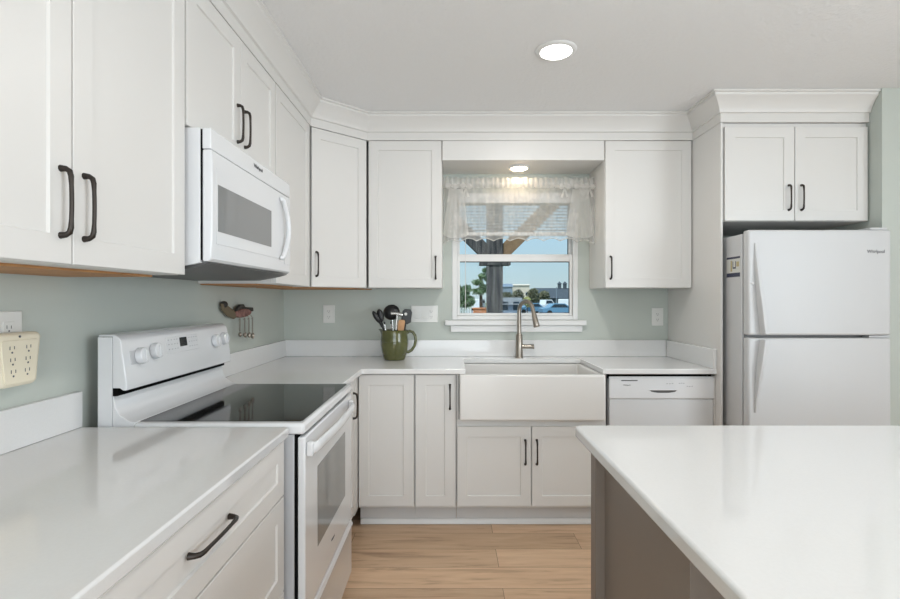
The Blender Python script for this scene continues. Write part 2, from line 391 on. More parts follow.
# diagonal corner cabinet
a = math.atan2(DG1[1]-DG0[1], DG1[0]-DG0[0]); Ld = math.hypot(DG1[0]-DG0[0], DG1[1]-DG0[1])
nrm = Vector((math.sin(a), -math.cos(a))); org = Vector(DG0)-nrm*.021
t = thing('upper_cabinet', 'white diagonal corner upper cabinet with single tall door', 'cabinet', (org.x, org.y, 1.38), a, 'white shaker upper cabinets')
def loc2(p): q = Vector(p)-org; return (q.x*math.cos(a)+q.y*math.sin(a), -q.x*math.sin(a)+q.y*math.cos(a))
poly = [(0, 0), (Ld, 0), loc2((-.514, YB-.002)), loc2((XL+.002, YB-.002)), loc2((XL+.002, 2.868))]
obj('body', MB().prism(poly, 0, HU), 'cab', t)
obj('underside_panel', MB().prism([(.03, .07), (Ld-.03, .07), loc2((-.54, YB-.02)), loc2((XL+.02, YB-.02)), loc2((XL+.02, 2.95))], -.006, -.0003), 'underwood', t, label='raw brown wood underside panel')
door(t, .004, .001, Ld-.008, .914, (.030, .062))
upper('white single-door upper cabinet left of the sink window', (-.5125, YU+.021, 1.38), 0, .4625, HU, YB-YU-.023, [(.006, .001, .452, .914, (.417, .056))])
upper('white single-door upper cabinet right of the sink window', (.966, YU+.021, 1.38), 0, .5415, HU, YB-YU-.023, [(.003, .001, .536, .914, (.032, .056))])
upper('wide short two-door white cabinet over the refrigerator', (1.5255, YF+.021, 1.7455), 0, .817, 2.298-1.7455, YB-YF-.023,
      [(.011, .002, .388, .524, (.356, .06)), (.403, .002, .406, .524, (.034, .06))])
obj('tall_end_panel', MB().box(XP, XP+.012, YF, YB-.002, .001, 2.297), 'cab', bevel=.0015, label='tall white end panel between dishwasher and refrigerator', cat='panel')

def base(label, loc, rot, w, d, fronts, top=.883, kick=True, body=None):
    t = thing('base_cabinet', label, 'cabinet', loc, rot, 'white shaker base cabinets')
    obj('body', body or MB().box(0, w, 0, d, .112, top), 'cab', t, bevel=.0015)
    if kick: obj('toe_kick', MB().box(0, w, .052, .07, .001, .1115), 'kick', t)
    for f in fronts: door(t, *f[:5], **(f[5] if len(f) > 5 else {}))
    return t
XB = -.527
dB = XB-XL-.002
DRW = dict(name='drawer', L=.180)
base('white three-drawer base cabinet under near left countertop beside the range', (XB, .60, 0), LW, .948, dB,
     [(.004, .712, .936, .165, (.375, .097), DRW), (.004, .422, .936, .285, (.375, .165), DRW), (.004, .125, .936, .292, (.375, .17), DRW)])
nb = base('narrow white base cabinet squeezed between range and inside corner', (XB-.021, 2.338, 0), LW, .561, dB-.021, [(.003, .128, .445, .749, (.405, .532))])
obj('corner_stile', MB().box(.451, .5575, -.021, -.0005, .112, .883), 'cab', nb)
YBF = 2.901
base('white corner base cabinet with plain door and no pull', (-.523, YBF, 0), 0, .319, YB-YBF-.002, [(.002, .128, .314, .749)])
base('slim white single-door base cabinet left of the sink', (-.203, YBF, 0), 0, .239, YB-YBF-.002, [(.007, .128, .224, .749, (.196, .555))])
sb = MB().box(0, .858, 0, .60, .112, .622).box(0, .012, 0, .60, .622, .883).box(.846, .858, 0, .6, .622, .883)
base('wide white two-door base cabinet under the farmhouse sink', (.038, YBF, 0), 0, .858, YB-YBF-.002,
     [(.004, .128, .419, .453, (.387, .240)), (.430, .128, .424, .453, (.027, .240))], body=sb)

# ------------------------------------------------------------------ countertops
ct = thing('countertop', 'white quartz L-shaped countertop along the back wall with low backsplash', 'countertop')
r = .035; arc = [(-.50+r-r*math.cos(t), 2.857-r+r*math.sin(t)) for t in [R(i*90/6) for i in range(7)]]
poly = [(XL+.001, 2.336), (-.50, 2.336)]+arc+[(.088, 2.857), (.088, 3.35), (.866, 3.35), (.866, 2.857), (XP-.001, 2.857), (XP-.001, YB-.001), (XL+.001, YB-.001)]
obj('slab', MB().prism(poly, .884, .914), 'quartz', ct, bevel=.004)
obj('backsplash', MB().box(XL+.002, XP-.022, YB-.021, YB-.002, .9145, 1.027), 'quartz', ct, bevel=.002)
obj('backsplash', MB().box(XL+.002, XL+.021, 2.336, YB-.022, .9145, 1.027), 'quartz', ct, bevel=.002)
obj('backsplash', MB().box(XP-.021, XP-.002, 2.858, YB-.022, .9145, 1.027), 'quartz', ct, bevel=.002)
c2 = thing('countertop', 'white quartz countertop in left foreground with short backsplash', 'countertop')
obj('slab', MB().prism([(XL+.001, -.5), (-.494, -.5), (-.494, 1.545), (-.498, 1.553), (-.506, 1.557), (XL+.001, 1.557)], .884, .914), 'quartz', c2, bevel=.005, seg=3)
obj('backsplash', MB().box(XL+.002, XL+.021, -.5, 1.557, .9145, 1.025), 'quartz', c2, bevel=.002)

# ------------------------------------------------------------------ farmhouse sink + faucet
x0, x1, y0, y1, z0, z1 = .053, .8765, 2.840, 3.385, .6235, .8825
i0, i1, j0, j1, k0 = x0+.032, x1-.032, y0+.032, y1-.03, .672
vs = [(x0,y0,z0),(x1,y0,z0),(x1,y1,z0),(x0,y1,z0),(x0,y0,z1),(x1,y0,z1),(x1,y1,z1),(x0,y1,z1),(i0,j0,z1),(i1,j0,z1),(i1,j1,z1),(i0,j1,z1),(i0,j0,k0),(i1,j0,k0),(i1,j1,k0),(i0,j1,k0)]
fs = [(0,3,2,1),(0,1,5,4),(1,2,6,5),(2,3,7,6),(3,0,4,7),(4,5,9,8),(5,6,10,9),(6,7,11,10),(7,4,8,11),(8,9,13,12),(9,10,14,13),(10,11,15,14),(11,8,12,15),(12,13,14,15)]
sk = thing('farmhouse_sink', 'white apron-front farmhouse sink under the window', 'sink')
obj('basin', MB().add(vs, fs), 'sink', sk, bevel=.010, seg=4)
obj('drain', MB().lathe([(.001, .0), (.045, .0), (.045, .004), (.03, .003), (.001, .002)], 24, (.46, 3.12, .6725)), 'steel', sk)
fx, fy = .468, 3.415
fc = thing('kitchen_faucet', 'brushed nickel gooseneck pull-down faucet behind the sink', 'faucet', (fx, fy, .9145))
obj('base', MB().lathe([(.001, 0), (.028, 0), (.0275, .006), (.0245, .01), (.0235, .06), (.0225, .15), (.017, .16), (.001, .163)], 28), 'nickel', fc)
Rr = .062; dv = Vector((.62, -.78, 0)); pts = [(0, 0, .16), (0, 0, .22), (0, 0, .30)]
for i in range(0, 13):
    th = R(180-i*14.2); pts.append((dv.x*(Rr+Rr*math.cos(th)), dv.y*(Rr+Rr*math.cos(th)), .318+Rr*math.sin(th)))
e = Vector(pts[-1]); dd = (e-Vector(pts[-2])).normalized(); pts.append(e+dd*.03)
obj('spout', MB().tube(pts, .0135, 18), 'nickel', fc, smooth=60)
e2 = e+dd*.03
obj('spray_head', MB().tube([e2-dd*.001, e2+dd*.012, e2+dd*.05, e2+dd*.086, e2+dd*.09], [.0145, .0165, .0185, .021, .018], 20), 'nickel', fc, smooth=60)
hd = obj('lever_handle', MB().tube([(.018, 0, .075), (.05, -.004, .075), (.088, -.008, .075)], [.0145, .0145, .0145], 18), 'nickel', fc, smooth=60)
obj('lever_cap', MB().tube([(.088, -.008, .075), (.093, -.0085, .075), (.098, -.009, .0755)], [.0145, .017, .016], 18), 'nickel', hd, smooth=60)

# ------------------------------------------------------------------ dishwasher
dw = thing('dishwasher', 'white built-in dishwasher between sink and tall panel', 'dishwasher', (.902, 2.874, 0))
wd = .606
obj('body', MB().box(.005, wd-.02, .03, .60, .09, .866), 'applgrey', dw)
obj('seal_gap', MB().box(.002, wd-.016, .012, .030, .855, .882), 'void', dw)
obj('control_panel', MB().prism([(.0, .745), (.0, .855), (.012, .868), (.029, .868), (.029, .74), (.006, .74)], .005, wd-.006, 'x'), 'appl', dw, bevel=.003)
obj('door_panel', MB().box(.008, wd-.008, .006, .029, .115, .7385), 'dw', dw, bevel=.003)
obj('kick_plate', MB().box(.008, wd-.008, .05, .06, .002, .11), 'kick', dw)
px, pw = .312, .079
hp = MB().prism([(px-pw, .792), (px-pw*.85, .782), (px-pw*.4, .776), (px+pw*.4, .776), (px+pw*.85, .782), (px+pw, .792)], -.0008, .01, 'y')
obj('pocket_handle', hp, 'darkgrey', dw, label='dark pocket handle recess')
obj('pocket_lip', MB().tube([(px-pw, -.001, .793), (px+pw, -.001, .793)], .003, 8), 'appl', dw)
obj('badge_strip', MB().box(.073, .165, -.001, .0005, .843, .849), 'marks', dw)
lettering('brand_lettering', 'Whirlpool', .010, 'marks', dw, (.104, -.0008, .820), (R(90), 0, 0))
mk = []
for q, (x, z) in enumerate([(.33,.826),(.345,.826),(.36,.827),(.40,.828),(.412,.829),(.424,.828),(.445,.811),(.458,.810),(.472,.811)]): mk.append((x, x+.008, -.0008, .0004, z, z+.004))
pieces('button_mark', mk, 'softmarks', dw)
obj('side_filler', MB().box(wd-.005, wd+.002, .004, .03, .115, .868), 'cab', dw)

# ------------------------------------------------------------------ electric range (local x along the wall, local y into the wall)
XRG = -.487
rg = thing('electric_range', 'white freestanding electric range with black glass cooktop', 'range', (XRG, 1.577, 0), LW)
RW = .752
obj('body', MB().box(0, RW, 0, .60, .03, .884), 'applgrey', rg, bevel=.003)
obj('door_gap', MB().box(.004, RW-.004, -.009, -.0003, .06, .884), 'void', rg)
obj('cooktop_frame', MB().box(-.006, RW+.004, -.034, .50, .8855, .9205), 'appl', rg, bevel=.009, seg=3)
obj('cooktop_glass', MB().prism([(.024, -.012), (.034, -.018), (RW-.036, -.018), (RW-.026, -.012), (RW-.026, .495), (.024, .495)], .9207, .9222), 'glassblk', rg)
bgd = obj('backguard', MB().prism([(.498, .8855), (.498, .922), (.515, .926), (.545, .945), (.558, .968), (.563, 1.004), (.5675, 1.004), (.5675, .8855)], .0, RW, 'x'), 'appl', rg, bevel=.006, seg=3)
obj('vent_gap', MB().box(.002, RW-.002, .553, .5675, 1.0045, 1.0285), 'void', rg)
obj('rear_column', MB().box(-.001, RW+.001, .568, .612, .5, 1.189), 'appl', rg)
con = obj('control_console', MB().prism([(.524, 1.022), (.522, 1.036), (.541, 1.176), (.549, 1.189), (.562, 1.197), (.612, 1.197), (.612, 1.1905), (.5675, 1.1905), (.5675, 1.029), (.545, 1.029), (.535, 1.022)], .0, RW, 'x'), 'appl', rg, bevel=.007, seg=3)
def cy(z): return .522+(z-1.036)/(1.176-1.036)*.019
kn_rot = math.atan2(.019, .14)
for kx, kz in ((.082, 1.122), (.166, 1.130), (.612, 1.128), (.692, 1.132)):
    k = obj('control_knob', MB().lathe([(.001, -.019), (.023, -.019), (.0255, -.017), (.0275, -.003), (.0275, .0), (.001, 0)], 26, axis='y'), 'appl', con, (kx, cy(kz)-.003, kz), (-kn_rot, 0, 0))
    obj('grip', MB().box(-.0045, .0045, -.023, -.019, -.018, .018), 'appl', k, bevel=.0015)
obj('knob_plate', MB().box(.035, .115, -.0015, .002, -.022, .022), 'applgrey', con, (0, cy(1.12), 1.12), (-kn_rot, 0, 0), bevel=.001)
kp = obj('keypad', MB().box(.245, .47, -.0016, .002, -.026, .034), 'appl', con, (0, cy(1.135), 1.135), (-kn_rot, 0, 0), bevel=.001)
km = []; rng = random.Random(4)
for col in (.255, .275, .295, .312, .40, .418, .436, .454):
    for z in (.022, .006, -.012): km.append((col, col+.007, -.0021, -.0017, z, z+.0035))
pieces('key_mark', km, 'softmarks', kp)
obj('clock_display', MB().box(.333, .384, -.0024, -.0017, -.006, .028), 'screen', kp, smooth=0)
od = obj('oven_door', MB().box(.004, RW-.004, -.034, -.0095, .306, .876), 'appl', rg, bevel=.005, seg=3)
obj('door_window', MB().box(.150, .600, -.0352, -.0343, .462, .738), 'ovenglass', od, smooth=0, label='grey glass oven window')
hb = [(.022, -.045, .835), (.03, -.058, .836), (.055, -.062, .836)]+[(.055+i*.059, -.060-.011*math.sin(i/10*math.pi), .836) for i in range(1, 10)]+[(.645, -.060, .836), (.668, -.056, .836), (.676, -.045, .835)]
obj('handle', MB().tube(hb, .018, 12, squash=.55), 'appl', od, smooth=60)
obj('handle_bracket', MB().box(.008, .036, -.056, -.0345, .812, .858), 'appl', od, bevel=.006)
obj('handle_bracket', MB().box(.662, .688, -.055, -.0345, .812, .858), 'appl', od, bevel=.006)
lettering('brand_lettering', 'Whirlpool', .012, 'marks', od, (.376, -.0346, .385), (R(90), 0, 0))
dwr = obj('storage_drawer', MB().prism([(-.034, .055), (-.034, .262), (-.040, .278), (-.034, .296), (-.0095, .296), (-.0095, .055)], .004, RW-.004, 'x'), 'appl', rg, bevel=.003)
obj('foot', MB().lathe([(.015, 0.001), (.015, .03), (.01, .03)], 12, (.05, .05, 0)), 'black', rg)
obj('foot', MB().lathe([(.015, 0.001), (.015, .03), (.01, .03)], 12, (RW-.05, .05, 0)), 'black', rg)

# ------------------------------------------------------------------ over-range microwave
mw = thing('microwave_oven', 'white over-the-range microwave with grey window and arched handle', 'microwave', (-.762, 1.539, 0), LW)
MW = .757
obj('body', MB().prism([(0, 1.42), (0, 1.832), (.387, 1.832), (.387, 1.402), (.10, 1.402), (.02, 1.415)], 0, MW, 'x'), 'appl', mw, bevel=.002)
obj('underside_vent', MB().prism([(.004, 1.4195), (.02, 1.4145), (.10, 1.4015), (.385, 1.4015), (.385, 1.392), (.10, 1.392), (.012, 1.408), (-.024, 1.418), (-.024, 1.421), (-.001, 1.421)], .012, MW-.012, 'x'), 'darkgrey', mw, label='dark grey underside vent tray')
obj('door_seam', MB().box(.004, MW-.004, -.006, -.0003, 1.428, 1.828), 'void', mw)
dprof = [(-.0065, 1.423), (-.026, 1.423), (-.034, 1.432), (-.037, 1.50), (-.0375, 1.60), (-.037, 1.70), (-.036, 1.762), (-.033, 1.766), (-.0065, 1.766)]
md = obj('door', MB().prism(dprof, .0, MW, 'x'), 'appl', mw, bevel=.007, seg=3)
obj('door_window', MB().box(.036, .505, -.0395, -.0380, 1.519, 1.665), 'micglass', md, smooth=0, label='grey mesh door window')
obj('window_surround', MB().box(.028, .60, -.0383, -.0373, 1.480, 1.715), 'appl', md, smooth=0)
tg = obj('top_grille', MB().prism([(-.0065, 1.7675), (-.034, 1.7675), (-.033, 1.831), (-.0065, 1.831)], 0, MW, 'x'), 'appl', mw, bevel=.003)
lettering('brand_lettering', 'Whirlpool', .021, 'marks', tg, (.379, -.0345, 1.806), (R(88), 0, 0))
ha = [(.612, -.036, 1.733), (.620, -.046, 1.736)]+[(.622+.040*math.sin(u*math.pi), -.050-.010*math.sin(u*math.pi), 1.730-.240*u) for u in [i/12 for i in range(13)]]+[(.620, -.046, 1.484), (.612, -.036, 1.487)]
obj('handle', MB().tube(ha, .0105, 12), 'appl', md, smooth=60)
obj('control_panel', MB().box(.672, .748, -.0383, -.0368, 1.462, 1.742), 'appl', md, smooth=0)

# ------------------------------------------------------------------ refrigerator
fr = thing('refrigerator', 'white top-freezer refrigerator in the alcove at right', 'refrigerator', (1.552, 2.625, 0))
FW = .742
obj('body', MB().box(0, FW, .062, .84, .03, 1.655), 'fridge', fr, bevel=.004)
obj('door_gasket', MB().box(.012, FW-.012, .053, .0615, .07, 1.65), 'darkgrey', fr)
fz = obj('freezer_door', MB().box(0, FW, 0, .0525, 1.121, 1.670), 'fridge', fr, bevel=.010, seg=3)
fd = obj('refrigerator_door', MB().box(0, FW, 0, .0525, .07, 1.107), 'fridge', fr, bevel=.010, seg=3)
obj('kick_grille', MB().box(.01, FW-.01, .04, .06, .005, .062), 'applgrey', fr)
obj('hinge_cover', MB().box(FW-.10, FW-.01, .01, .10, 1.6705, 1.683), 'fridge', fr, bevel=.004)
obj('middle_hinge', MB().box(FW-.11, FW-.004, .006, .05, 1.109, 1.119), 'applgrey', fr)
def fhandle(parent, za, zb):    # tapered blade handle, wide end at zb (near the door gap)
    up = za > zb; n = 8; mb = MB(); vs = []
    for i in range(n+1):
        u = i/n; z = za+(zb-za)*u; xo = .028+.030*u*u; d = .006+.034*min(1, u*1.5); w = .014+.012*u
        vs += [(xo, -.0005, z), (xo+w, -.0005, z), (xo+w*.95, -d, z), (xo+w*.2, -d, z)]
    fs = []
    for i in range(n):
        for j in range(4):
            q = (i*4+j, i*4+(j+1)%4, (i+1)*4+(j+1)%4, (i+1)*4+j); fs.append(q if not up else q[::-1])
    e0 = (0, 1, 2, 3); e1 = tuple(n*4+j for j in range(4))
    fs += [e0[::-1] if not up else e0, e1 if not up else e1[::-1]]
    h = obj('handle', mb.add(vs, fs), 'fridge', parent, bevel=.003)
    return h
h = fhandle(fz, 1.60, 1.128); obj('handle_screw', MB().lathe([(.001, -.008), (.006, -.007), (.007, 0), (.001, 0)], 12, (.02, 0, 1.39), axis='y'), 'appl', h)
fhandle(fd, .72, 1.100)
lettering('brand_lettering', 'Whirlpool', .026, 'marks', fz, (.662, -.0006, 1.556), (R(90), 0, 0), .85)
sk_ = obj('energy_label', MB().box(-.0012, -.0004, .075, .205, 1.430, 1.540), 'sticker', fr, smooth=0, label='printed paper label with navy bands')
pieces('label_band', [(-.0018, -.0012, .075, .205, 1.529, 1.540), (-.0018, -.0012, .075, .205, 1.430, 1.452)], 'navy', sk_)
pieces('label_picture', [(-.0018, -.0012, .085, .11, 1.485, 1.512), (-.0018, -.0012, .15, .165, 1.46, 1.52)], 'tan', sk_)
obj('label_mark', MB().box(-.0018, -.0012, .115, .145, 1.475, 1.483).box(-.0018, -.0012, .115, .12, 1.483, 1.515).box(-.0018, -.0012, .14, .145, 1.483, 1.515), 'navy', sk_, smooth=0)

# ------------------------------------------------------------------ island
ic = obj('countertop', MB().prism([(.388, -.35), (1.95, -.35), (1.95, 1.581), (.408, 1.581), (.394, 1.575), (.388, 1.561)], .880, .914), 'quartz', bevel=.007, seg=4, label='white quartz countertop on the island in right foreground', cat='countertop')
isl = thing('kitchen_island', 'taupe grey kitchen island base with recessed end panels', 'island', (.431, 0, 0))
ib = MB().box(.028, 1.46, .966, 1.530, .001, .879)
obj('body', ib, 'island', isl, bevel=.001)
obj('corner_post', MB().box(0, .05, 1.497, 1.546, .001, .879), 'island', isl, bevel=.002)
obj('top_rail', MB().box(.008, .027, .967, 1.4965, .835, .879), 'island', isl, bevel=.001)
obj('bottom_rail', MB().box(.008, .027, .967, 1.4965, .001, .11), 'island', isl, bevel=.001)
obj('knee_panel', MB().box(.34, .36, -.25, .965, .001, .879), 'islandshade', isl, label='taupe knee-space panel with shade in its colour')
obj('side_panel', MB().box(.3601, 1.46, -.25, .965, .001, .879), 'islandshade', isl)

# ------------------------------------------------------------------ recessed lights
def can(label, x, y, z, rad, lens, energy, color, hang=.006):
    t = thing('recessed_light', label, 'ceiling light', (x, y, z), 0, 'recessed ceiling lights')
    obj('trim_ring', MB().lathe([(rad*.76, -.010), (rad*.80, -.012), (rad*.97, -.006), (rad, -.001), (rad*.76, -.001)], 40, cap=False), 'vinyl', t, smooth=60)
    obj('lens', MB().lathe([(.001, -.022), (rad*.4, -.021), (rad*.65, -.017), (rad*.755, -.011), (rad*.755, -.001), (.001, -.001)], 40), lens, t, smooth=60)
    lamp('lamp_glow', 'AREA', (x, y, z-.026), (0, 0, 0), energy, color, shape='DISK', size=rad*1.5)
    return t
can('round white recessed light in the open ceiling', .488, 2.324, ZC, .095, 'lens', 7.6, (1, .97, .93))
can('small warm recessed light under the header above the sink window', .4525, 3.312, 2.176, .072, 'warmlens', .55, (1, .74, .48))
for i, (x, y) in enumerate([(.49, .55), (2.7, 1.2), (2.7, -1.2), (.49, -1.5)]):  # added cans out of view, put in to brighten the room
    can('added recessed fill light out of view near the camera' if y < 0 or x < 1 else 'added recessed fill light out of view right of the island', x, y, ZC, .095, 'lens', 4.6 if i == 0 else .9, (1, .97, .93))

# ------------------------------------------------------------------ wall plates and things on the wall
def plate(name, label, cat, loc, rot, w, h, kind, n=1):
    t = thing(name, label, cat, loc, rot)
    p = obj('cover_plate', MB().box(-w/2, w/2, -.006, -.0005, -h/2, h/2), 'plate', t, bevel=.0025)
    for i in range(n):
        cx = (i-(n-1)/2)*.046
        if kind[i] == 'o':
            obj('receptacle', MB().box(cx-.017, cx+.017, -.0075, -.006, -.034, .034), 'plate', p, bevel=.001)
            for z in (-.019, .019):
                pieces('plug_slot', [(cx-.0075, cx-.0055, -.0079, -.0074, z-.003, z+.006), (cx+.0055, cx+.0075, -.0079, -.0074, z-.003, z+.005)], 'marks', p)
                obj('ground_hole', MB().lathe([(.0005, -.0079), (.0024, -.0079), (.0024, -.0074), (.0005, -.0074)], 8, (cx, 0, z-.009), 'y'), 'marks', p)
        else:
            obj('rocker', MB().prism([(-.0065, -.033), (-.0125, -.031), (-.0085, 0), (-.0065, .033), (-.005, .033), (-.005, -.033)], cx-.0165, cx+.0165, 'x'), 'plate', p)
    return t
kz = .00694
plate('wall_outlet', 'white duplex outlet on back wall left of the green pitcher', 'outlet', ((329-450)*kz, YB, 1.307-14.5*kz), 0, .080, .124, 'o')
plate('light_switch_plate', 'wide white switch plate behind the green pitcher', 'switch', ((424.5-450)*kz, YB, 1.307-14.5*kz), 0, .185, .117, 'ssso'[0:2]+'o', 3)
plate('wall_outlet', 'white duplex outlet near the tall end panel', 'outlet', ((657.3-450)*kz, YB, 1.307-17.3*kz), 0, .080, .124, 'o')
plate('wall_outlet', 'white duplex outlet behind the beige surge protector', 'outlet', (XL, 1.312, 1.215), LW, .086, .124, 'o')
sp = thing('surge_protector', 'beige six-outlet plug-in surge protector on the left wall', 'surge protector', (XL+.0085, 1.296, 1.150), LW)
bp_ = [(-.066, .072), (.066, .072), (.072, .06), (.058, -.056), (.048, -.066), (-.048, -.066), (-.058, -.056), (-.072, .06)]
spb = MB().prism(bp_, -.040, -.001, 'y')
spo = obj('housing', spb, 'beige', sp, bevel=.010, seg=4)
obj('face_plate', MB().prism([(x*.78, z*.80-.004) for x, z in bp_], -.0425, -.039, 'y'), 'beige', sp, bevel=.001)
for cx in (-.024, .026):
    for z in (.030, .000, -.030):
        k = .92+.08*z/.03
        pieces('plug_slot', [(cx*k-.0085, cx*k-.0065, -.0431, -.0424, z, z+.009), (cx*k+.0045, cx*k+.0065, -.0431, -.0424, z+.001, z+.009)], 'marks', sp)
        obj('ground_hole', MB().lathe([(.0005, -.0431), (.0026, -.0431), (.0026, -.0424), (.0005, -.0424)], 8, (cx*k-.001, 0, z-.007), 'y'), 'marks', sp)
obj('screw', MB().lathe([(.0005, -.0415), (.003, -.0415), (.003, -.039), (.0005, -.039)], 10, (.0, 0, .062), 'y'), 'marks', sp)

# measuring spoon rack: a flat painted animal shape on the left wall with hooks
rk = thing('spoon_rack', 'small painted pink and dark wooden spoon rack on left wall', 'rack', (XL, 2.665, 1.236), LW)
obj('plaque', MB().prism([(-.02, -.012), (.0, -.024), (.05, -.027), (.11, -.024), (.17, -.014), (.19, .002), (.15, .016), (.08, .020), (.02, .016), (-.015, .006)], -.034, -.016, 'y'), 'pink', rk, bevel=.003)
obj('ridge', MB().prism([(-.012, .008), (.005, .026), (.035, .044), (.085, .046), (.105, .030), (.215, .026), (.22, .004), (.19, .004), (.15, .018), (.06, .022)], -.032, -.018, 'y'), 'rackdark', rk, bevel=.003, label='dark wooden ridge')
obj('arm', MB().prism([(-.165, .050), (-.125, .046), (-.03, .012), (.0, -.022), (-.03, -.030), (-.10, -.014), (-.16, .018)], -.030, -.016, 'y'), 'rackwood', rk, bevel=.003, label='weathered wooden arm')
obj('wall_peg', MB().blob((-.14, -.022, .046), (.018, .020, .018)), 'rackdark', rk)
obj('mounting_block', MB().box(-.03, .12, -.0155, -.001, -.012, .012), 'rackwood', rk)
for i, (sx, L) in enumerate([(.0, .085), (.062, .092), (.118, .096), (.168, .104)]):
    hk = obj('hook', MB().tube([(sx, -.034, -.018), (sx, -.040, -.022), (sx, -.043, -.032), (sx, -.037, -.038)], .0016, 8), 'steel', rk, smooth=60)
    s = thing('measuring_spoon', ['shortest steel measuring spoon, leftmost on the spoon rack', 'second steel measuring spoon from the left on the spoon rack',
              'third steel measuring spoon from the left on the spoon rack', 'longest steel measuring spoon, rightmost on the spoon rack'][i], 'spoon', (XL+.044, 2.665+sx, 1.236-.028), LW, 'measuring spoons on the rack')
    obj('handle', MB().box(-.0075, .0075, -.0018, .0, -L+.016, .0), 'nickel', s, bevel=.0005)
    rb = .0135+.0015*i
    obj('bowl', MB().lathe([(.001, rb*.75), (rb*.5, rb*.68), (rb*.85, rb*.4), (rb, 0), (rb*.93, -.0005), (rb*.78, rb*.35), (rb*.45, rb*.58), (.001, rb*.64)], 16, (0, -.0012-rb*.2, -L), 'y', cap=False), 'nickel', s, smooth=60)

# ------------------------------------------------------------------ pitcher with utensils
PX, PY = -.362, 3.30
pt = thing('ceramic_pitcher', 'olive green glazed pitcher holding cooking utensils on the back counter', 'pitcher', (PX, PY, .9145))
prof = [(.001, .0), (.066, .0), (.070, .004), (.074, .02), (.084, .06), (.0905, .10), (.090, .132), (.086, .160), (.0845, .182), (.0865, .193), (.083, .194), (.080, .182), (.0815, .160), (.0855, .13), (.0855, .10), (.079, .06), (.069, .02), (.062, .012), (.001, .011)]
mb = MB().lathe(prof, 40)
vs = []
for (x, y, z) in mb.v:      # pinch the rim at the left into a spout
    if z > .15:
        an = abs(math.atan2(y, -x)); k = max(0, 1-an/.5)*(z-.15)/.044
        x -= .020*k*k; z += .006*k
    vs.append((x, y, z))
mb.v = vs
obj('body', mb, 'green', pt, smooth=50)
obj('raised_band', MB().lathe([(.0895, .118), (.0918, .1195), (.0895, .121)], 40, cap=False), 'green', pt)
obj('raised_band', MB().lathe([(.0775, .036), (.0800, .038), (.0785, .040)], 40, cap=False), 'green', pt)
hp = [(.082, 0, .176), (.098, 0, .186), (.118, 0, .180), (.134, 0, .158), (.138, 0, .125), (.130, 0, .090), (.112, 0, .062), (.090, 0, .050), (.078, 0, .052)]
obj('handle', MB().tube(hp, [.011, .010, .0095, .0095, .0095, .0095, .0095, .010, .011], 12, squash=1.4), 'green', pt, smooth=60)
def utensil(name, label, base, tip, parts, cat):
    bx, by, bz = base; d = Vector(tip)-Vector(base); L = d.length
    t = thing(name, label, cat, (PX+bx, PY+by, .9145+bz), 0, 'cooking utensils in the green pitcher')
    q = Vector((0, 0, 1)).rotation_difference(d)
    t.rotation_mode = 'QUATERNION'; t.rotation_quaternion = q
    for pn, pm, m_, kw in parts(L): obj(pn, pm, m_, t, **kw)
    return t
SM = dict(smooth=60)
def spoonp(hm, bm, r0=.0055, rb=(.026, .008, .040), bl=.07):
    def f(L): return [('handle', MB().tube([(0,0,0), (0,0,L*.5), (0,0,L-bl)], [r0*.9, r0, r0*.8], 10), hm, SM), ('bowl', MB().blob((0, 0, L-bl*.45), rb), bm, SM)]
    return f
utensil('slotted_spoon', 'black spoon leaning farthest left out of the green pitcher', (.04, -.01, .02), (-.132, -.035, .308), spoonp('black', 'black', .0085, (.017, .012, .045), .075), 'utensil')
utensil('cooking_spoon', 'black spoon leaning left, behind the leftmost one in the pitcher', (-.03, .0, .02), (-.100, -.012, .322), spoonp('black', 'black', .007, (.022, .010, .045), .08), 'utensil')
def ladle(L): return [('handle', MB().tube([(0,0,0), (0,0,L*.5), (0,0,L-.07)], [.005, .006, .006], 10), 'steel', SM), ('bowl', MB().blob((0, 0, L-.055), (.056, .024, .052)), 'black', SM)]
utensil('ladle', 'large round black ladle head standing up in the pitcher', (.0, .035, .02), (-.030, .050, .362), ladle, 'utensil')
def mallet(L): return [('handle', MB().tube([(0,0,0), (0,0,L*.4), (0,0,L-.02)], [.009, .0085, .008], 12), 'steel', SM), ('head', MB().tube([(-.040, 0, L-.014), (-.034, 0, L-.012), (-.01, 0, L-.010), (.022, 0, L-.014), (.034, 0, L-.020)], [.012, .0125, .010, .0125, .012], 14), 'steel', SM)]
utensil('meat_mallet', 'silver meat mallet with T-shaped head in the pitcher', (.0, -.04, .02), (.024, -.054, .312), mallet, 'utensil')
def turner(L):
    w = .032; hole = []
    pl = [(-.012, L-.10), (-w, L-.085), (-w, L-.02), (-w+.012, L-.004), (w-.012, L), (w, L-.02), (w, L-.085), (.012, L-.10)]
    return [('handle', MB().tube([(0,0,0), (0,0,L*.5), (0,0,L-.095)], [.006, .0065, .006], 10), 'black', SM), ('blade', MB().prism(pl, -.003, .003, 'y'), 'black', dict(bevel=.0015)),
            ('hanging_hole', MB().lathe([(.0005, -.0036), (.010, -.0036), (.010, -.0030)], 16, (-.008, 0, L-.035), 'y'), 'plate', {})]
utensil('spatula', 'black flat spatula with round hole, rightmost in the pitcher', (.035, .02, .02), (.084, .030, .330), turner, 'utensil')
def wood(L):
    pl = [(-.006, L-.09), (-.020, L-.066), (-.021, L-.010), (-.014, L-.001), (.016, L), (.022, L-.012), (.020, L-.066), (.006, L-.09)]
    return [('handle', MB().tube([(0,0,0), (0,0,L*.5), (0,0,L-.085)], [.005, .0055, .006], 10), 'beech', SM), ('blade', MB().prism(pl, -.004, .004, 'y'), 'beech', dict(bevel=.002))]
utensil('wooden_spatula', 'pale wooden spatula at front right of the pitcher', (.022, -.030, .02), (.052, -.044, .262), wood, 'utensil')
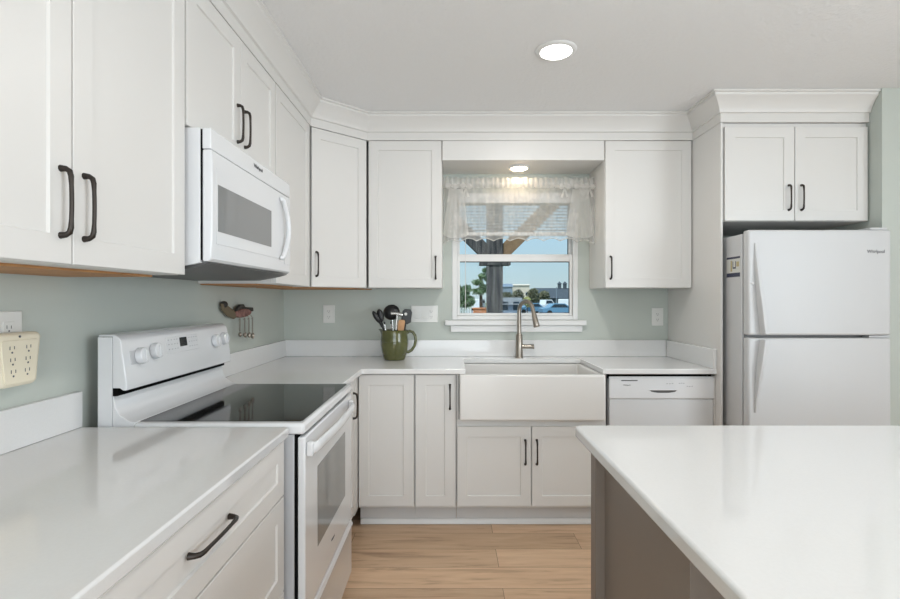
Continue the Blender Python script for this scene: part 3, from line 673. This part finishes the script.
for lab, bs, tp in (('thin steel utensil shank left of centre in the pitcher', (-.03, -.045, .02), (-.058, -.056, .236)), ('thin steel utensil shank beside the mallet handle', (-.01, -.02, .02), (-.016, -.058, .238))):
    utensil('whisk_handle', lab, bs, tp, lambda L: [('shank', MB().tube([(0,0,0), (0,0,L*.5), (0,0,L)], [.004, .0045, .004], 10), 'steel', SM), ('end_cap', MB().blob((0,0,L+.006), (.006, .006, .010)), 'black', SM)], 'utensil')

# ------------------------------------------------------------------ blind and lace valance
bl = thing('window_blind', 'white horizontal slat blind raised over upper window sash', 'blind', (.451, YB-.02, 0))
hw = .392
obj('headrail', MB().box(-hw, hw, -.045, .012, 1.965, 2.035), 'blind', bl, bevel=.003)
sl = MB(); z = 1.785
while z < 1.958:
    c, s_ = math.cos(R(-17)), math.sin(R(-17)); w2 = .0125
    sl.add([(-hw, -w2*c, z-w2*s_), (hw, -w2*c, z-w2*s_), (hw, 0, z+.0012), (-hw, 0, z+.0012), (hw, w2*c, z+w2*s_), (-hw, w2*c, z+w2*s_), (-hw, -w2*c, z-w2*s_-.0008), (hw, -w2*c, z-w2*s_-.0008), (hw, 0, z+.0004), (-hw, 0, z+.0004), (hw, w2*c, z+w2*s_-.0008), (-hw, w2*c, z+w2*s_-.0008)],
           [(0,1,2,3), (3,2,4,5), (7,6,9,8), (8,9,11,10), (1,0,6,7), (5,4,10,11)])
    z += .0215
obj('slats', sl, 'blind', bl, smooth=0)
obj('bottom_rail', MB().box(-hw, hw, -.013, .013, 1.746, 1.772), 'blind', bl, bevel=.003)
for x in (-.25, .25): pieces('ladder_cord', [(x-.001, x+.001, -.0165, -.0155, 1.772, 1.985), (x-.001, x+.001, .0135, .0145, 1.772, 1.985)], 'blind', bl)
obj('pull_cord', MB().tube([(-.345, -.030, 1.985), (-.345, -.030, 1.6), (-.345, -.030, 1.24)], .0022, 8), 'blind', bl, smooth=60)

va = thing('lace_valance', 'white scalloped lace valance across the top of the sink window', 'curtain', (0, 3.385, 0))
rod = obj('curtain_rod', MB().tube([(-.047, 0, 2.085), (.45, 0, 2.085), (.963, 0, 2.085)], .007, 10), 'vinyl', va, smooth=60)
X0, X1 = -.046, .962; N = 420; ROWS = 26
def side(u): return max(0, 1-min(u, 1-u)/.17)          # gathered thickly at both ends
def scal(u):
    k = abs(math.sin(u*math.pi*9)); return .028*(1-k)
def fold(u, v):
    g = side(u); return .010*math.sin(u*150)*(.35+.65*g)*(.4+.6*v)+.006*math.sin(u*57+1)*(.5+.5*v)
mb = MB(); vs = []
for i in range(N+1):
    u = i/N
    zb = 1.716-.020*side(u)+scal(u)*-.6
    for j in range(ROWS+1):
        v = j/ROWS; vs.append((X0+(X1-X0)*u, -.012+fold(u, v), 2.072+(zb-2.072)*v))
fs = [(i*(ROWS+1)+j, i*(ROWS+1)+j+1, (i+1)*(ROWS+1)+j+1, (i+1)*(ROWS+1)+j) for i in range(N) for j in range(ROWS)]
obj('lace_panel', mb.add(vs, fs), 'lace', va, smooth=180)
# gathered heading above and round the rod
vs = []
for i in range(N+1):
    u = i/N; g = .5+.5*side(u)
    for j in range(9):
        v = j/8; vs.append((X0+(X1-X0)*u, -.016+.008*math.sin(u*190)*g-.008*math.sin(v*math.pi), 2.052+.068*v+.004*math.sin(u*95)*v))
fs = [(i*9+j, i*9+j+1, (i+1)*9+j+1, (i+1)*9+j) for i in range(N) for j in range(8)]
obj('gathered_heading', MB().add(vs, fs), 'lacehead', va, smooth=180)
ed = MB(); pts = []
for i in range(0, N+1, 2):
    u = i/N; pts.append((X0+(X1-X0)*u, -.012+fold(u, 1)-.001, 1.716-.020*side(u)+scal(u)*-.6))
obj('scalloped_hem', ed.tube(pts, .0035, 6), 'lacehead', va, smooth=60)
for k, u in enumerate((.055, .15, .80, .90, .965)):
    x = X0+(X1-X0)*u; bw = obj('bow', MB().blob((x-.020, -.036, 2.058), (.022, .007, .020), 10, 6).blob((x+.020, -.036, 2.056), (.022, .007, .020), 10, 6).blob((x, -.040, 2.055), (.009, .007, .010), 8, 6)
        .prism([(x-.004, 2.05), (x-.026, 1.985), (x-.012, 1.982), (x+.002, 2.04)], -.036, -.033, 'y').prism([(x+.004, 2.05), (x+.024, 1.99), (x+.012, 1.985), (x-.002, 2.04)], -.036, -.033, 'y'), 'lacehead', va, smooth=60)
for k, (u, w) in enumerate(((.085, .17), (.905, .19))):     # swagged tails at both ends
    xc = X0+(X1-X0)*u; vs = []
    for i in range(31):
        s_ = i/30
        for j in range(13):
            v = j/12; zb = 1.720-.03*abs(s_-.5)*2+.05*(abs(s_-.5)*2)**2
            vs.append((xc+(s_-.5)*w*(.55+.45*v), -.030+.006*math.sin(s_*26)*v, 2.04+(zb-2.04)*v))
    obj('side_tail', MB().add(vs, [(i*13+j, i*13+j+1, (i+1)*13+j+1, (i+1)*13+j) for i in range(30) for j in range(12)]), 'lacehead', va, smooth=180)

# ------------------------------------------------------------------ outside the window
G = -.6
struct('ground', MB().add([(-60, YB+.3, G), (140, YB+.3, G), (140, 300, G), (-60, 300, G)], [(0,1,2,3)]), 'gnd', smooth=0)
struct('road', MB().add([(-60, 46, G+.02), (140, 46, G+.02), (140, 100, G+.02), (-60, 100, G+.02)], [(0,1,2,3)]), 'asph', smooth=0)
pg = thing('porch_post', 'weathered timber porch post with Y-shaped diagonal braces outside the window', 'post', (.546, 6.2, G))
pz = 3.5
obj('post', MB().box(-.094, .094, -.094, .094, 0, pz), 'post', pg, bevel=.008)
def brace(sgn):
    z0, z1 = 2.335, 3.45; x0 = .094; x1 = x0+(z1-z0); w = .25
    pl = [(sgn*x0, z0+.02), (sgn*x0, z0+w), (sgn*(x1-w), z1), (sgn*x1, z1)]
    return MB().prism(pl, -.07, .07, 'y')
obj('brace', brace(1), 'brace', pg, bevel=.006)  # sunlit brace: the light is put into the tan colour
obj('brace', brace(-1), 'post', pg, bevel=.006)  # brace in shade: the darkness is put in by the post colour
obj('collar', MB().box(-.185, .185, -.11, .11, 2.325, 2.36), 'post', pg)
obj('beam', MB().box(-3.0, 3.0, -.09, .09, 3.46, 3.74), 'post', pg, bevel=.01)
rng = random.Random(11)
def tree(label, x, y, blobs, n, size, h, m='leaf', name='pine_tree', cat='tree', group=None):
    t = thing(name, label, cat, (x, y, G), 0, group)
    obj('trunk', MB().tube([(0,0,0), (.05,0,h*.4), (0,.05,h*.9)], [h*.035, h*.028, h*.008], 8), 'bark', t, smooth=60)
    obj('foliage', MB().leaves(rng, blobs, n, size), m, t, smooth=0)
    return t
tree('dark green pine rising left of the porch post outside', 1.50, 25, [((.1,0,3.05), (.22,.3,.14)), ((.25,0,3.35), (.16,.3,.12)), ((-.12,0,2.75), (.32,.4,.14)), ((.22,0,2.5), (.34,.4,.16)), ((-.1,0,2.3), (.45,.5,.16)), ((.4,0,2.9), (.2,.3,.10))], 900, .10, 3.5)
tree('bushy green tree at the left edge of the window view', .62, 27, [((0,0,2.1), (.5,.5,.42)), ((.3,0,1.8), (.42,.5,.3)), ((-.3,0,2.4), (.35,.4,.3)), ((.25,0,2.45), (.25,.3,.2)), ((-.1,0,1.4), (.4,.5,.4))], 1500, .12, 2.8, name='leafy_tree')
tree('pale yellow flowering bush beyond the faucet', 9.75, 64, [((0,0,1.9), (.45,.4,.35)), ((.2,0,1.3), (.45,.4,.4)), ((-.3,0,1.5), (.3,.3,.3))], 900, .13, 1.6, 'blossom', 'flowering_bush', 'bush')
for i, (x, w, h) in enumerate([(14.0, 1.5, 3.9), (17.3, 1.5, 4.5), (20.6, 1.5, 4.8), (23.9, 1.5, 4.2)]):
    tree(['dark rounded shrub nearest the porch post', 'dark rounded shrub, second from the porch post', 'tall dark shrub below the cream building', 'dark shrub beside the big dark roof'][i], x, 126+3*(i % 2),
         [((0,0,h*.5), (w,1.2,h*.45)), ((.3,0,h*.62), (w*.8,1,h*.35))], 1100, .42, h*.8, 'leaf2', 'shrub', 'shrub', 'dark shrubs in the far distance')
# far buildings
def building(name, label, x0, x1, y, z1, wall, roof, rise, dep=6, cup=()):
    t = thing(name, label, 'building', ((x0+x1)/2, y, G)); w = (x1-x0)/2; h = z1-G
    obj('wall', MB().box(-w, w, 0, dep, 0, h-rise), wall, t)
    obj('roof', MB().prism([(-.4, h-rise), (dep/2, h), (dep+.4, h-rise)], -w-.3, w+.3, 'x'), roof, t)
    k = max(2, int(w*2/1.6))
    for i in range(k): cx = -w+2*w*(i+.5)/k; obj('window', MB().box(cx-.35, cx+.35, -.05, -.01, (h-rise)*.5, (h-rise)*.5+1.0), 'carglass', t, smooth=0)
    for cx in cup:
        c = obj('cupola', MB().box(cx-.45, cx+.45, dep/2-.45, dep/2+.45, h-.6, h+1.2), wall, t)
        obj('cupola_roof', MB().add([(cx-.65, dep/2-.65, h+1.2), (cx+.65, dep/2-.65, h+1.2), (cx+.65, dep/2+.65, h+1.2), (cx-.65, dep/2+.65, h+1.2), (cx, dep/2, h+2.0)], [(0,3,2,1), (0,1,4), (1,2,4), (2,3,4), (3,0,4)]), roof, c)
    return t
building('house', 'cream building rising above the distant shrubs', 19.8, 25.2, 160, 6.3, 'cream', 'cream', .5)
building('house', 'blue grey building beside the cream building in the distance', 16.2, 19.0, 154, 6.2, 'bluesiding', 'bluesiding', 1.0)
building('house', 'long building with dark roof and two cupolas at right of window view', 25.4, 36, 145, 4.7, 'roofdark', 'roofdark', 3.0, 9, (3.6-1.9, 5.2-1.9))
sh = building('garden_shed', 'low shed with grey shingle roof right of the porch post', 5.9, 8.5, 60, 1.55, 'bluesiding', 'roofgrey', .85, 4)
def vehicle(name, label, prof, glass, wheels, w, loc, rot, m, cat='car'):
    t = thing(name, label, cat, loc, rot)
    obj('body', MB().prism(prof, -w/2, w/2, 'y'), m, t, bevel=.06)
    obj('windows', MB().prism(glass, -w/2-.012, w/2+.012, 'y'), 'carglass', t)
    for x, r_ in wheels:
        for s_ in (-1, 1): obj('wheel', MB().lathe([(.05, -.11), (r_, -.11), (r_, .11), (.05, .11)], 18, (x, s_*(w/2-.08), r_), 'y'), 'tyre', t)
    return t
tr = [(-2.6,.5), (-2.6,1.05), (-.3,1.1), (-.2,1.85), (1.0,1.85), (1.5,1.15), (2.5,1.0), (2.6,.5)]
vehicle('pickup_truck', 'pale blue white pickup truck parked beyond the faucet spout', tr, [(-.1,1.2), (-.05,1.72), (.95,1.72), (1.3,1.2)], [(-1.7,.38), (1.7,.38)], 1.9, (15.6, 84, G+.02), R(20), 'carwhite', 'truck')
sd = [(-2.2,.35), (-2.25,.85), (-1.5,.95), (-.9,1.42), (.5,1.42), (1.2,.95), (2.15,.82), (2.2,.35)]
sg = [(-1.25,.95), (-.82,1.34), (.42,1.34), (.95,.95)]
vehicle('sedan_car', 'blue car at lower right of the window view', sd, sg, [(-1.4,.32), (1.35,.32)], 1.75, (12.9, 60, G+.02), R(8), 'carblue')
vehicle('sedan_car', 'blue car behind the faucet, left of the other blue car', sd, sg, [(-1.4,.32), (1.35,.32)], 1.75, (10.4, 66, G+.02), R(200), 'carblue')
vn = [(-2.4,.4), (-2.4,1.9), (-1.9,2.0), (1.2,2.0), (1.9,1.2), (2.4,1.05), (2.4,.4)]
vg = [(-1.9,1.25), (-1.9,1.75), (1.1,1.75), (1.5,1.25)]
vehicle('van', 'white van parked at the right edge of the window view', vn, vg, [(-1.6,.35), (1.6,.35)], 1.9, (20.8, 92, G+.02), R(75), 'carwhite', 'van')
vehicle('van', 'white van seen beneath the left pine tree', vn, vg, [(-1.6,.35), (1.6,.35)], 1.9, (5.0, 88, G+.02), R(80), 'carwhite', 'van')
fn = thing('picket_fence', 'short white picket fence at lower left of the window view', 'fence', (.40, 20, G))
for i in range(7): obj('picket', MB().prism([(i*.065, .02), (i*.065+.038, .02), (i*.065+.038, 1.56), (i*.065+.019, 1.62), (i*.065, 1.56)], -.012, .012, 'y'), 'carwhite', fn)
obj('rail', MB().box(0, .43, .0125, .05, .5, .58), 'carwhite', fn); obj('rail', MB().box(0, .43, .0125, .05, 1.25, 1.33), 'carwhite', fn)
obj('garden_wall', MB().box(1.02, 1.62, 22, 22.3, G, .88).box(.99, 1.65, 21.96, 22.34, .88, .95), 'brick', bevel=.02, label='low terracotta garden wall left of the porch post', cat='wall')
fp = thing('flag_pole', 'thin pale blue pole before the big dark roof', 'pole', (24.9, 118, G)); obj('shaft', MB().tube([(0,0,0), (0,0,2.5), (0,0,4.6)], [.09, .08, .05], 10), 'bluesiding', fp); obj('finial', MB().blob((0,0,4.68), (.12,.12,.12)), 'bluesiding', fp)
